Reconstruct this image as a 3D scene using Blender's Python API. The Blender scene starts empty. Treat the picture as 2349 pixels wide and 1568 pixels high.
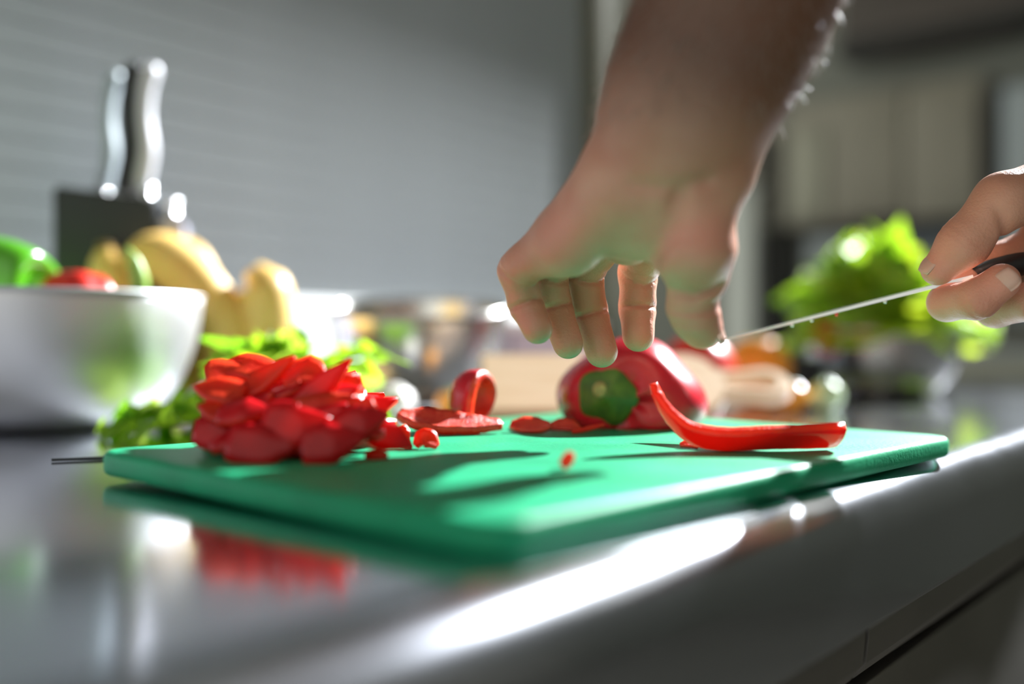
import bpy, bmesh, math, random
import numpy as np
from mathutils import Vector, Matrix, Quaternion

random.seed(7); RNG = np.random.default_rng(7)
scene = bpy.context.scene
COL = scene.collection

# ------------------------------------------------------------------ camera
F, CX, HY, CZ = 2283.75, 1174.5, 790.0, 0.0663      # focal px, centre x, horizon y, eye height over the worktop (m)
cam_d = bpy.data.cameras.new('camera'); cam = bpy.data.objects.new('camera', cam_d); COL.objects.link(cam)
cam.location = (0, 0, CZ); cam.rotation_euler = (math.radians(90), 0, 0)
cam_d.lens = 35.0; cam_d.sensor_width = 36.0; cam_d.shift_y = 6.0/2349
cam_d.clip_start = 0.01; cam_d.clip_end = 60
cam_d.dof.use_dof = True; cam_d.dof.focus_distance = 0.53; cam_d.dof.aperture_fstop = 1.65
scene.camera = cam
# ------------------------------------------------------------------ world, sun, exposure
w = bpy.data.worlds.new('world'); scene.world = w; w.use_nodes = True
bg = w.node_tree.nodes['Background']; bg.inputs[0].default_value = (0.60, 0.60, 0.54, 1); bg.inputs[1].default_value = 1.3
SUN = Vector((0.5884, 0.6051, 0.5365)).normalized()
sd = bpy.data.lights.new('sun', 'SUN'); sun = bpy.data.objects.new('sun', sd); COL.objects.link(sun)
sd.energy = 19.0; sd.angle = math.radians(1.2); sd.color = (0.93, 0.97, 1.0)
sun.rotation_euler = SUN.to_track_quat('Z', 'Y').to_euler(); sun.location = (3, 2.5, 2.5)
vs = scene.view_settings
vs.view_transform = 'Standard'; vs.look = 'None'; vs.gamma = 1.0; vs.use_curve_mapping = False; vs.exposure = 0.12
scene.cycles.max_bounces = 8
scene.cycles.use_denoising = True

# ------------------------------------------------------------------ helpers
U = Vector((0.6345, 0.773, 0)).normalized()          # along the worktop
V = Vector((U.y, -U.x, 0))                           # from the wall to the room
WALL, EDGE = -1.05, -0.163
Z = Vector((0, 0, 1))
def P(px, py, d): return Vector(((px-CX)/F*d, d, CZ+(HY-py)/F*d))
def SO(s, o, z=0.0): return U*s + V*o + Z*z
def G(px, d, z=0.0): return Vector(((px-CX)/F*d, d, z))

def mat(name, col, rough=0.5, metal=0.0, var=0.0, vscale=30, bump=0.0, bscale=200, spec=0.5, sss=0.0, sssr=(1, .3, .15), ssss=0.004,
        trans=0.0, coat=0.0, col2=None, aniso=0.0, stretch=None, rvar=0.0, translucent=0.0, tcol=None, detail=4):
    m = bpy.data.materials.new(name); m.use_nodes = True
    nt = m.node_tree; b = nt.nodes['Principled BSDF']; L = nt.links.new
    b.inputs['Base Color'].default_value = (*col, 1); b.inputs['Roughness'].default_value = rough
    b.inputs['Metallic'].default_value = metal; b.inputs['Specular IOR Level'].default_value = spec
    b.inputs['Transmission Weight'].default_value = trans; b.inputs['Coat Weight'].default_value = coat
    if sss:
        b.inputs['Subsurface Weight'].default_value = sss; b.inputs['Subsurface Radius'].default_value = sssr
        b.inputs['Subsurface Scale'].default_value = ssss
    if aniso: b.inputs['Anisotropic'].default_value = aniso
    tc = nt.nodes.new('ShaderNodeTexCoord'); mp = nt.nodes.new('ShaderNodeMapping'); L(tc.outputs['Object'], mp.inputs[0])
    if stretch: mp.inputs['Scale'].default_value = stretch
    if var or col2:
        n = nt.nodes.new('ShaderNodeTexNoise'); n.inputs['Scale'].default_value = vscale; n.inputs['Detail'].default_value = detail; L(mp.outputs[0], n.inputs['Vector'])
        r = nt.nodes.new('ShaderNodeValToRGB'); r.color_ramp.elements[0].position = .35; r.color_ramp.elements[1].position = .65
        c2 = col2 if col2 else tuple(c*(1-var) for c in col)
        r.color_ramp.elements[0].color = (*c2, 1); r.color_ramp.elements[1].color = (*col, 1)
        L(n.outputs[0], r.inputs[0]); L(r.outputs[0], b.inputs['Base Color'])
    if rvar:
        n = nt.nodes.new('ShaderNodeTexNoise'); n.inputs['Scale'].default_value = vscale; n.inputs['Detail'].default_value = 5; L(mp.outputs[0], n.inputs['Vector'])
        q = nt.nodes.new('ShaderNodeMapRange'); q.inputs['To Min'].default_value = max(0, rough-rvar); q.inputs['To Max'].default_value = rough+rvar
        L(n.outputs[0], q.inputs[0]); L(q.outputs[0], b.inputs['Roughness'])
    if bump:
        n = nt.nodes.new('ShaderNodeTexNoise'); n.inputs['Scale'].default_value = bscale; n.inputs['Detail'].default_value = 3; L(mp.outputs[0], n.inputs['Vector'])
        bp = nt.nodes.new('ShaderNodeBump'); bp.inputs['Strength'].default_value = bump; bp.inputs['Distance'].default_value = 0.001
        L(n.outputs[0], bp.inputs['Height']); L(bp.outputs[0], b.inputs['Normal'])
    if translucent:
        t = nt.nodes.new('ShaderNodeBsdfTranslucent'); t.inputs[0].default_value = (*(tcol or col), 1)
        mx = nt.nodes.new('ShaderNodeMixShader'); mx.inputs[0].default_value = translucent
        out = nt.nodes['Material Output']; L(b.outputs[0], mx.inputs[1]); L(t.outputs[0], mx.inputs[2]); L(mx.outputs[0], out.inputs[0])
    return m

def tag(o, label=None, cat=None, group=None, kind=None):
    if label: o['label'] = label
    if cat: o['category'] = cat
    if group: o['group'] = group
    if kind: o['kind'] = kind
    return o
def mobj(name, verts, faces, m, parent=None, smooth=True, fm=None):
    me = bpy.data.meshes.new(name); me.from_pydata([tuple(v) for v in verts], [], [tuple(f) for f in faces])
    ms = m if isinstance(m, (list, tuple)) else [m]
    for k in ms: me.materials.append(k)
    if smooth: me.polygons.foreach_set('use_smooth', [True]*len(me.polygons))
    if fm is not None: me.polygons.foreach_set('material_index', fm)
    me.update()
    o = bpy.data.objects.new(name, me); COL.objects.link(o)
    if parent: o.parent = parent
    return o
def empty(name, loc=(0, 0, 0)):
    o = bpy.data.objects.new(name, None); o.empty_display_size = .02; o.location = loc; COL.objects.link(o); return o
def bmobj(name, bm, m, parent=None, smooth=False, loc=None, rot=None):
    bmesh.ops.recalc_face_normals(bm, faces=bm.faces[:])
    me = bpy.data.meshes.new(name); bm.to_mesh(me); bm.free(); me.materials.append(m)
    if smooth: me.polygons.foreach_set('use_smooth', [True]*len(me.polygons))
    o = bpy.data.objects.new(name, me); COL.objects.link(o)
    if parent: o.parent = parent
    if loc is not None: o.location = loc
    if rot is not None: o.rotation_euler = rot
    return o
def autosmooth(o, a=35):
    me = o.data; me.polygons.foreach_set('use_smooth', [True]*len(me.polygons))
    bm = bmesh.new(); bm.from_mesh(me)
    for e in bm.edges:
        if len(e.link_faces) == 2 and e.calc_face_angle(0) > math.radians(a): e.smooth = False
    bm.to_mesh(me); bm.free()
def box_oriented(name, s0, s1, o0, o1, z0, z1, m, parent=None, bev=0.0, seg=2):
    """box in the worktop's frame (s along it, o across it)"""
    c = SO((s0+s1)/2, (o0+o1)/2, (z0+z1)/2)
    bm = bmesh.new(); bmesh.ops.create_cube(bm, size=1)
    bmesh.ops.scale(bm, vec=(abs(s1-s0), abs(o1-o0), abs(z1-z0)), verts=bm.verts)
    if bev: bmesh.ops.bevel(bm, geom=bm.edges[:], offset=bev, segments=seg, affect='EDGES', profile=.5)
    o = bmobj(name, bm, m, None, False)
    ang = math.atan2(U.y, U.x)
    o.rotation_euler = (0, 0, ang); o.location = c
    if bev: autosmooth(o)
    if parent:
        o.parent = parent; o.matrix_parent_inverse = Matrix.Identity(4); o.location = c - parent.location
    return o
def extrude_profile(name, prof, s0, s1, m, parent=None, smooth=True, closed=True, n=1):
    """profile points (o, z) run along the worktop from s0 to s1"""
    verts, faces = [], []
    K = len(prof)
    for i in range(n+1):
        s = s0+(s1-s0)*i/n
        verts += [SO(s, o, z) for o, z in prof]
    for i in range(n):
        for k in range(K if closed else K-1):
            a, b = i*K+k, i*K+(k+1) % K
            faces.append((a, b, b+K, a+K))
    if closed: faces += [tuple(range(K))[::-1], tuple(range(n*K, n*K+K))]
    o = mobj(name, verts, faces, m, parent, smooth)
    autosmooth(o, 30)
    return o
def lathe(prof, n=48):
    verts, faces = [], []
    K = len(prof)
    for j in range(n):
        a = 2*math.pi*j/n
        verts += [(r*math.cos(a), r*math.sin(a), z) for r, z in prof]
    for j in range(n):
        for k in range(K-1):
            a, b = j*K+k, ((j+1) % n)*K+k
            faces.append((a, b, b+1, a+1))
    return verts, faces
def sphere_pts(fn, nu=24, nv=32):
    """grid surface closed in v with poles; fn(u in 0..1, a angle) -> point"""
    verts, faces = [], []
    for i in range(nu+1):
        for j in range(nv):
            verts.append(fn(i/nu, 2*math.pi*j/nv))
    for i in range(nu):
        for j in range(nv):
            a = i*nv+j; b = i*nv+(j+1) % nv
            faces.append((a, b, b+nv, a+nv))
    return verts, faces
def tube(path, radii, n=12, closed_ends=True, flat=1.0):
    pts = [Vector(p) for p in path]; verts, faces = [], []
    t0 = (pts[1]-pts[0]).normalized(); ref = Vector((0, 0, 1)) if abs(t0.z) < .9 else Vector((1, 0, 0))
    nrm = (ref - t0*ref.dot(t0)).normalized()
    for i, p in enumerate(pts):
        t = (pts[min(i+1, len(pts)-1)]-pts[max(i-1, 0)]).normalized()
        nrm = (nrm - t*nrm.dot(t)).normalized(); bi = t.cross(nrm)
        for j in range(n):
            a = 2*math.pi*j/n
            verts.append(p + (nrm*math.cos(a)*flat + bi*math.sin(a))*radii[i])
    for i in range(len(pts)-1):
        for j in range(n):
            a = i*n+j; b = i*n+(j+1) % n
            faces.append((a, b, b+n, a+n))
    if closed_ends: faces += [tuple(range(n))[::-1], tuple(range((len(pts)-1)*n, len(pts)*n))]
    return verts, faces
def catmull(pts, n):
    pts = [Vector(p) for p in pts]; out = []
    ext = [pts[0]*2-pts[1]]+pts+[pts[-1]*2-pts[-2]]
    for k in range(n+1):
        t = k/n*(len(pts)-1); i = min(int(t), len(pts)-2); f = t-i
        p0, p1, p2, p3 = ext[i:i+4]
        out.append(0.5*((2*p1)+(p2-p0)*f+(2*p0-5*p1+4*p2-p3)*f*f+(3*p1-p0-3*p2+p3)*f**3))
    return out
def lerp_list(vals, t):
    x = t*(len(vals)-1); i = min(int(x), len(vals)-2); f = x-i
    return vals[i]*(1-f)+vals[i+1]*f

# ------------------------------------------------------------------ materials
M = {}
M['steel_top'] = mat('worktop steel', (0.58, 0.60, 0.67), .14, 1.0, rvar=.05, vscale=14, bump=.04, bscale=60, stretch=(1, 1, 1))
M['steel_dark'] = mat('cabinet steel', (0.36, 0.34, 0.32), .36, 1.0, var=.15, vscale=6, bump=.03, bscale=150)
M['steel_bowl'] = mat('bowl steel', (0.70, 0.70, 0.73), .46, 1.0, var=.06, vscale=8, bump=.04, bscale=120)
M['steel_bowl_dark'] = mat('worn bowl steel', (0.52, 0.51, 0.48), .24, 1.0, var=.08, vscale=8, bump=.04, bscale=120)
M['blade'] = mat('blade steel', (0.75, 0.76, 0.78), .22, 1.0, bump=.05, bscale=300)
M['upstand'] = mat('white upstand', (0.86, 0.87, 0.88), .35, 0.0, var=.03, vscale=10, spec=.6)
M['strip'] = mat('grey wall strip', (0.290, 0.312, 0.318), .6, 0, spec=.08, var=.05, vscale=9, bump=.06, bscale=260)
M['grout'] = mat('pale joint', (0.37, 0.38, 0.375), .8, var=.1, vscale=40)
M['board'] = mat('green board plastic', (0.010, 0.345, 0.155), .48, 0, var=.22, vscale=22, bump=.25, bscale=420, spec=.22, sss=.12, sssr=(.15, 1, .5), ssss=.003, rvar=.10)
M['strip_skin'] = mat('strip skin', (0.78, 0.012, 0.012), .20, 0, var=.2, vscale=60, spec=.5, translucent=.22, tcol=(1, .04, .01), bump=.05, bscale=120)
M['bumpy_flesh'] = mat('bumpy flesh', (0.80, 0.085, 0.030), .26, 0, col2=(.68, .03, .014), vscale=260, bump=1.0, bscale=900, spec=.7, translucent=.2, tcol=(1, .12, .02))
M['skin_red'] = mat('pepper skin', (0.62, 0.012, 0.028), .25, 0, var=.35, vscale=25, spec=.45, coat=.08, sss=.15, sssr=(1, .08, .05), ssss=.003, bump=.03, bscale=90)
M['flesh'] = mat('pepper flesh', (0.76, 0.065, 0.022), .30, 0, col2=(0.62, 0.028, 0.014), vscale=120, bump=.6, bscale=700, sss=.35, sssr=(1, .18, .06), ssss=.004, spec=.7)
M['slice_skin'] = mat('slice skin', (0.66, 0.008, 0.014), .25, 0, var=.3, vscale=60, spec=.4, coat=.04, translucent=.25, tcol=(.95, .03, .01))
M['slice_flesh'] = mat('slice flesh', (0.78, 0.060, 0.016), .34, 0, col2=(.75, .03, .012), vscale=150, bump=.4, bscale=600, translucent=.35, tcol=(1, .10, .015))
M['calyx'] = mat('pepper stem green', (0.085, 0.20, 0.022), .45, 0, col2=(.05, .13, .02), vscale=130, bump=.3, bscale=300)
M['stemcut'] = mat('cut stem', (0.45, 0.42, 0.16), .6, var=.3, vscale=300)
M['skin'] = mat('human skin', (0.58, 0.315, 0.215), .44, 0, col2=(.50, .23, .15), vscale=30, bump=.4, bscale=650, sss=.30, sssr=(1, .32, .16), ssss=.005, spec=.45)
def _flush(m):
    nt = m.node_tree; b = nt.nodes['Principled BSDF']; src = b.inputs['Base Color'].links[0].from_socket
    at = nt.nodes.new('ShaderNodeAttribute'); at.attribute_name = 'flush'
    mx = nt.nodes.new('ShaderNodeMix'); mx.data_type = 'RGBA'; mx.inputs['B'].default_value = (.66, .27, .20, 1)
    sc_ = nt.nodes.new('ShaderNodeMath'); sc_.operation = 'MULTIPLY'; sc_.inputs[1].default_value = .75
    nt.links.new(at.outputs['Fac'], sc_.inputs[0]); nt.links.new(sc_.outputs[0], mx.inputs['Factor']); nt.links.new(src, mx.inputs['A']); nt.links.new(mx.outputs['Result'], b.inputs['Base Color'])
def _arm_shade(m):  # darker colour mixed in up the forearm, standing in for shade there
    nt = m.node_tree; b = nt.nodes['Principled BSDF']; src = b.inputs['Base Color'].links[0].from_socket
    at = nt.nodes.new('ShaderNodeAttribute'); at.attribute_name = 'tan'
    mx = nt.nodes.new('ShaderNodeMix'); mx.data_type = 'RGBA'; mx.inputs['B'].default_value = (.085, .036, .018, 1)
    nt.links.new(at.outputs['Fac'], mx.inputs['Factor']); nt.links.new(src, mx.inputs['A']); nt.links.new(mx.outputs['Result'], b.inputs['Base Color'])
_flush(M['skin']); _arm_shade(M['skin'])
M['nail'] = mat('fingernail', (0.60, 0.38, 0.30), .28, 0, var=.08, vscale=200, sss=.2, ssss=.002)
M['hair'] = mat('arm hair', (0.30, 0.23, 0.19), .4, spec=.6, var=.1)
M['black'] = mat('black plastic', (0.018, 0.019, 0.021), .36, var=.2, vscale=50)
M['satin'] = mat('satin pale metal', (.62, .62, .66), .5, .25, var=.05, vscale=20)
M['block'] = mat('knife block dark', (0.020, 0.024, 0.028), .42, var=.25, vscale=20, bump=.1, bscale=200)
M['block_lit'] = mat('knife block sunlit side', (0.42, 0.42, 0.52), .4, .3, var=.08, vscale=20)  # paler copy of the block colour, paints sunlight on its right face
M['banana'] = mat('banana peel', (0.88, 0.60, 0.20), .45, 0, col2=(.84, .52, .13), vscale=30, sss=.15, sssr=(1, .6, .1), ssss=.004, bump=.08, bscale=100)
M['banana_tip'] = mat('banana tip', (0.24, 0.16, 0.05), .7, var=.3, vscale=120)
M['green_pepper'] = mat('green pepper skin', (0.10, 0.42, 0.015), .2, 0, var=.3, vscale=25, coat=.4, sss=.15, sssr=(.3, 1, .1), ssss=.004)
M['green_stem'] = mat('green stem', (0.36, 0.60, 0.10), .4, var=.2, vscale=60)
M['tomato'] = mat('tomato skin', (0.68, 0.025, 0.014), .32, 0, var=.2, vscale=20, coat=.05, sss=.15, ssss=.004)
M['orange'] = mat('orange peel', (0.85, 0.33, 0.02), .4, 0, var=.12, vscale=40, bump=.3, bscale=350)
M['leaf'] = [mat('lettuce leaf %s' % n, c, .42, 0, col2=c2, vscale=45, spec=.5, translucent=.42, tcol=t, bump=.35, bscale=160) for n, c, c2, t in (
    ('bright', (.30, .56, .035), (.20, .44, .03), (.50, .80, .03)), ('pale', (.48, .68, .12), (.35, .58, .06), (.70, .88, .10)), ('deep', (.12, .34, .025), (.08, .24, .02), (.28, .62, .02)), ('yellow', (.46, .62, .05), (.34, .52, .03), (.72, .90, .03)))]
M['rib'] = mat('leaf rib', (.66, .78, .40), .45, var=.1, vscale=60, translucent=.3)
M['wood'] = mat('pale wood', (0.80, 0.60, 0.40), .5, 0, col2=(.72, .50, .30), vscale=14, stretch=(1, 12, 12), bump=.1, bscale=60)
M['white'] = mat('white ceramic', (0.84, 0.83, 0.82), .25, var=.03, vscale=10, coat=.2)
M['lilac'] = mat('lilac tub plastic', (0.62, 0.55, 0.64), .4, var=.06, vscale=12)
M['glare_white'] = mat('white glare', (0.85, 0.83, 0.78), .5, var=.06, vscale=60)  # white for the ball that stands in for a glare spot
M['sprout'] = mat('pale green vegetable', (0.50, 0.66, 0.36), .35, var=.15, vscale=80, coat=.3)
M['cherry'] = mat('cherry tomato orange', (0.86, 0.34, 0.03), .2, var=.1, vscale=60, coat=.4)
M['far_wall'] = mat('far wall paint', (0.25, 0.265, 0.235), .7, var=.06, vscale=2)
M['far_panel'] = mat('far cabinet', (0.32, 0.305, 0.25), .5, .2, var=.06, vscale=3)
M['far_pale'] = mat('far pale cabinet', (0.43, 0.43, 0.35), .5, .2, var=.06, vscale=3)
M['far_blue'] = mat('far blue grey', (0.42, 0.48, 0.51), .5, .2, var=.06, vscale=3)
M['far_navy'] = mat('far slate', (0.14, 0.17, 0.20), .5, .1, var=.06, vscale=3)
M['far_dark'] = mat('far dark', (0.030, 0.030, 0.028), .55, var=.1, vscale=3)
M['hood'] = mat('hood brown', (0.10, 0.085, 0.075), .5, .3, var=.15, vscale=3)
M['pole'] = mat('steel pole', (0.66, 0.70, 0.67), .4, .4, var=.05, vscale=5)
M['trim'] = mat('olive trim', (0.11, 0.105, 0.065), .7, spec=.05, var=.1, vscale=5)
M['ceil'] = mat('ceiling paint', (.50, .49, .45), .8, var=.04, vscale=2)
M['floor'] = mat('floor', (0.34, 0.33, 0.31), .5, col2=(.29, .285, .27), vscale=4)

# ------------------------------------------------------------------ setting: floor, wall, upstand
def plane(name, pts, m): return mobj(name, pts, [tuple(range(len(pts)))], m, None, False)
fl = box_oriented('floor', -2.5, 5.5, -3.4, 3.0, -.94, -.90, M['floor']); tag(fl, 'dark floor of the kitchen', kind='structure')
FAR = 3.6
S_END = 1.488                                         # where the tiled wall stops (a return runs back from here)
wall = box_oriented('wall_back', -1.2, S_END, WALL-.15, WALL-.004, -.9, 2.3, M['grout']); tag(wall, 'grey wall behind the worktop', kind='structure')
SH = 0.0305
me0 = None
k = 0; z = 0.128
while z < 1.05:
    if me0 is None:
        st = box_oriented('wall_strip', -1.2, S_END-.004, WALL-.006, WALL, z, z+SH-.0014, M['strip'], bev=.0008, seg=1); me0 = st.data
    else:
        st = bpy.data.objects.new('wall_strip', me0); COL.objects.link(st); st.rotation_euler = (0, 0, math.atan2(U.y, U.x))
        st.location = SO((-1.2+S_END-.004)/2, WALL-.003, z+(SH-.0014)/2)
    loc = st.location.copy(); st.parent = wall
    st.matrix_parent_inverse = Matrix.LocRotScale(wall.location, wall.rotation_euler, None).inverted()
    z += SH; k += 1
wu = box_oriented('sun_blocker', -1.2, FAR-.02, WALL, WALL+.12, 1.335, 2.3, M['far_wall'], bev=.004); tag(wu, 'unseen block added high over the worktop to shade the upper wall', kind='structure')  # added out of view so its edge casts the wall's shadow line
tr = box_oriented('trim_1', S_END, S_END+.085, WALL-.15, WALL+.008, -.9, 2.3, M['trim'], bev=.004); tag(tr, 'olive corner post at the end of the tiled wall', kind='structure')
# far wall with a large window (outside the frame, right) through which the low sun comes
WO0, WO1, WZ0, WZ1 = -1.04, 1.55, 1.30, 2.95
def wall_with_opening():
    verts = []
    oo = [-3.4, WO0, WO1, 2.6]; zz = [-.9, WZ0, WZ1, 3.2]
    for s in (FAR, FAR+.1):
        for o in oo:
            for z_ in zz: verts.append(SO(s, o, z_))
    I = lambda k, i, j: k*16+i*4+j
    faces = []
    for i in range(3):
        for j in range(3):
            if (i, j) == (1, 1): continue
            faces.append((I(0, i, j), I(0, i, j+1), I(0, i+1, j+1), I(0, i+1, j))); faces.append((I(1, i, j), I(1, i+1, j), I(1, i+1, j+1), I(1, i, j+1)))
    for i in (1, 2): faces.append((I(0, i, 1), I(0, i, 2), I(1, i, 2), I(1, i, 1)))
    for j in (1, 2): faces.append((I(0, 1, j), I(1, 1, j), I(1, 2, j), I(0, 2, j)))
    for i in (0, 3):
        for j in range(3): faces.append((I(0, i, j), I(1, i, j), I(1, i, j+1), I(0, i, j+1)))
    for j in (0, 3):
        for i in range(3): faces.append((I(0, i, j), I(0, i+1, j), I(1, i+1, j), I(1, i, j)))
    return mobj('wall_far', verts, faces, M['far_wall'], None, False)
tag(wall_with_opening(), 'dim far wall of the kitchen', kind='structure')
cl = box_oriented('ceiling', -2.5, FAR+.1, -3.4, 2.6, 3.2, 3.3, M['ceil']); tag(cl, 'pale ceiling of the kitchen', kind='structure')
wf = box_oriented('wall_front', -2.5, FAR+.1, 2.6, 2.7, -.9, 3.2, M['ceil']); tag(wf, 'dim wall on the room side behind the camera', kind='structure')
wn = empty('window_1', SO(FAR+.05, (WO0+WO1)/2, WZ0)); tag(wn, 'large window in the far wall, outside the frame', kind='structure')
for (a_, b_, c_, d_) in ((WO0, WO0+.04, WZ0, WZ1), (WO1-.04, WO1, WZ0, WZ1), (WO0, WO1, WZ0, WZ0+.04), (WO0, WO1, WZ1-.04, WZ1)):
    fr = box_oriented('window_frame', FAR+.03, FAR+.07, a_, b_, c_, d_, M['white']); fr.parent = wn; fr.matrix_parent_inverse = Matrix.Translation(-wn.location)

# ------------------------------------------------------------------ worktop and the cabinets below it
R_ = 0.027
prof = [(WALL+.001, 0.0)]
for k in range(0, 13):
    a = math.radians(90-90*k/12); prof.append((EDGE-R_+R_*math.cos(a), -R_+R_*math.sin(a)))
prof += [(EDGE, -.062)]
for k in range(1, 7):
    a = math.radians(-90*k/6); prof.append((EDGE-.004+.004*math.cos(a), -.062+.004*math.sin(a)))
prof += [(EDGE-.014, -.066), (EDGE-.014, -.034), (EDGE-.06, -.034), (WALL+.001, -.034)]
top = empty('worktop', SO(.6, -.6, -.034)); tag(top, 'long stainless steel worktop with a rounded front edge', 'worktop')
def under(o, parent):
    o.parent = parent; o.matrix_parent_inverse = Matrix.Translation(-parent.location); return o
under(extrude_profile('steel_sheet', prof, -1.0, 2.45, M['steel_top']), top)
up = [(WALL+.001, .0005), (WALL+.050, .0005), (WALL+.048, .03), (WALL+.012, .1255), (WALL+.009, .1275), (WALL+.001, .1275)]
u_ = extrude_profile('upstand', up, -1.0, S_END-.003, M['upstand']); tag(u_, 'white sloping upstand strip along the foot of the wall', 'upstand')
def cabinet(s0, s1, label):
    c = empty('base_cabinet', SO((s0+s1)/2, -.5, -.9)); tag(c, label, 'cabinet')
    under(box_oriented('carcass', s0, s1, WALL+.05, EDGE-.072, -.9, -.0685, M['steel_dark']), c)
    # pull lip: rounded profile under the worktop
    lip = [(EDGE-.070, -.0685)]
    for k in range(0, 9):
        a = math.radians(90-100*k/8); lip.append((EDGE-.030+.012*math.cos(a), -.0805+.012*math.sin(a)))
    lip += [(EDGE-.0195, -.096), (EDGE-.026, -.105), (EDGE-.070, -.105)]
    under(extrude_profile('pull_lip', lip, s0+.001, s1-.001, M['steel_dark']), c)
    under(box_oriented('door', s0+.002, s1-.002, EDGE-.071, EDGE-.036, -.84, -.122, M['steel_dark'], bev=.003), c)
    return c
cabinet(-.55, .503, 'steel base cabinet under the worktop nearest the camera')
cabinet(.506, 1.35, 'steel base cabinet right of the panel seam')

# ------------------------------------------------------------------ far kitchen
def far_o(px, s):      # offset o where the view column px meets the plane s = const
    t = (px-CX)/F
    return (t*U.y - U.x)*s/(V.x - t*V.y)
def far_box(name, px0, px1, py0, py1, s, depth, m, label, cat, bev=.01, parent=None):
    o0, o1 = far_o(px0, s), far_o(px1, s)
    y0 = SO(s, o0).y; y1 = SO(s, o1).y; ym = (y0+y1)/2
    z1 = CZ+(HY-py0)/F*ym; z0 = CZ+(HY-py1)/F*ym
    o = box_oriented(name, s, s+depth, o0, o1, z0, z1, m, None, bev)
    if label: tag(o, label, cat)
    return o
def multi(root_name, label, cat, boxes):
    first = None; root = None
    for nm, a in boxes:
        o = far_box(nm, *a, None, None)
        if root is None:
            root = empty(root_name, (o.location.x, o.location.y, -.9)); tag(root, label, cat)
        under(o, root)
    return root
multi('extractor_hood', 'dark brown extractor hood hanging at the top right', 'hood', [
    ('canopy', (1925, 2375, -80, 55, 3.45, .14, M['hood'])), ('rim', (1915, 2380, 55, 92, 3.43, .16, M['far_dark'])), ('grease_filter', (2010, 2340, 92, 104, 3.47, .10, M['hood']))])
multi('wall_cabinet', 'grey-brown wall cabinet far behind the lettuce bowl', 'cabinet', [
    ('body', (1800, 2250, 205, 505, 3.35, .24, M['far_panel'])), ('door', (1806, 1893, 300, 498, 3.33, .02, M['far_pale'])),
    ('door', (1900, 2070, 215, 498, 3.33, .02, M['far_panel'])), ('door', (2076, 2244, 215, 498, 3.33, .02, M['far_panel']))])
multi('shelf_rail', 'dark rail below the grey-brown wall cabinet', 'rail', [('bar', (1805, 2255, 510, 530, 3.34, .24, M['far_dark']))])
multi('tall_cupboard', 'blue-grey tall cupboard at the right edge behind the hand', 'cupboard', [
    ('body', (2296, 2480, 185, 740, 3.22, .36, M['far_blue'])), ('side_panel', (2262, 2294, 180, 745, 3.22, .36, M['far_dark'])), ('door', (2305, 2470, 195, 520, 3.195, .02, M['far_blue']))])
multi('upright_post', 'pale steel post just right of the wrist', 'post', [('shaft', (1660, 1727, 430, 1250, 2.9, .06, M['pole'])), ('cap', (1655, 1732, 418, 430, 2.89, .08, M['pole']))])
multi('tall_appliance', 'black upright appliance beside the pale steel post', 'appliance', [('body', (1735, 1800, 520, 1200, 3.0, .15, M['far_dark'])), ('door', (1738, 1797, 560, 1150, 2.98, .02, M['far_dark']))])
multi('slatted_unit', 'dim striped unit above the black appliance', 'unit', [
    ('back', (1700, 1800, 300, 515, 3.4, .15, M['far_panel'])), ('slat', (1722, 1745, 310, 510, 3.37, .03, M['far_dark'])), ('slat', (1768, 1788, 310, 510, 3.37, .03, M['far_dark']))])
multi('slate_box', 'slate-blue box behind the right lettuce bowl', 'box', [('body', (1850, 2245, 536, 755, 3.34, .24, M['far_navy'])), ('lid', (1853, 2000, 540, 610, 3.32, .02, M['far_blue']))])
multi('far_counter', 'grey counter far off at the right edge', 'counter', [
    ('body', (1900, 3000, 790, 1330, 2.62, .5, M['far_blue'])), ('slab', (1890, 3010, 768, 792, 2.60, .54, M['far_panel'])), ('panel', (1960, 2960, 820, 1250, 2.60, .02, M['far_pale']))])

# ------------------------------------------------------------------ cutting board
BN = Vector((-.0046, .300, 0)); B1 = Vector((.679, .734, 0)).normalized(); B2 = Vector((-B1.y, B1.x, 0))
BL, BW, BT, LIFT = .395, .273, .012, .0030
def board_z(p):                                        # top of the tilted board at p
    return BT + LIFT*((Vector((p[0], p[1], 0))-BN).dot(B2))/BW
def on_board(px, py):                                  # point on the board's top under a pixel
    d = .5
    for _ in range(30):
        q = G(px, d); d = (CZ-board_z(q))*F/(py-HY)
    q = G(px, d); q.z = board_z(q); return q
bm = bmesh.new()
outline = []
rc = .016
for cx_, cy_, a0 in ((BL-rc, BW-rc, 0), (rc, BW-rc, 90), (rc, rc, 180), (BL-rc, rc, 270)):
    for k in range(9):
        a = math.radians(a0+90*k/8); outline.append((cx_+rc*math.cos(a), cy_+rc*math.sin(a)))
vs_ = [bm.verts.new((x, y, 0)) for x, y in outline]; f = bm.faces.new(vs_)
r = bmesh.ops.extrude_face_region(bm, geom=[f]); bmesh.ops.translate(bm, vec=(0, 0, BT), verts=[v for v in r['geom'] if isinstance(v, bmesh.types.BMVert)])
bmesh.ops.recalc_face_normals(bm, faces=bm.faces[:])
rim = [e for e in bm.edges if len(e.link_faces) == 2 and abs(e.verts[0].co.z-e.verts[1].co.z) < 1e-6 and e.calc_face_angle() > 1]
bmesh.ops.bevel(bm, geom=rim, offset=.0036, segments=4, affect='EDGES', profile=.5)
board = bmobj('cutting_board', bm, M['board'])
X3 = B1; Y3 = (B2 + Z*(LIFT/BW)).normalized(); Z3 = X3.cross(Y3)
board.matrix_world = Matrix(((X3.x, Y3.x, Z3.x, BN.x), (X3.y, Y3.y, Z3.y, BN.y), (X3.z, Y3.z, Z3.z, .0002), (0, 0, 0, 1)))
autosmooth(board, 40)
tag(board, 'green plastic cutting board with rounded corners on the steel worktop', 'cutting board')

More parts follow.
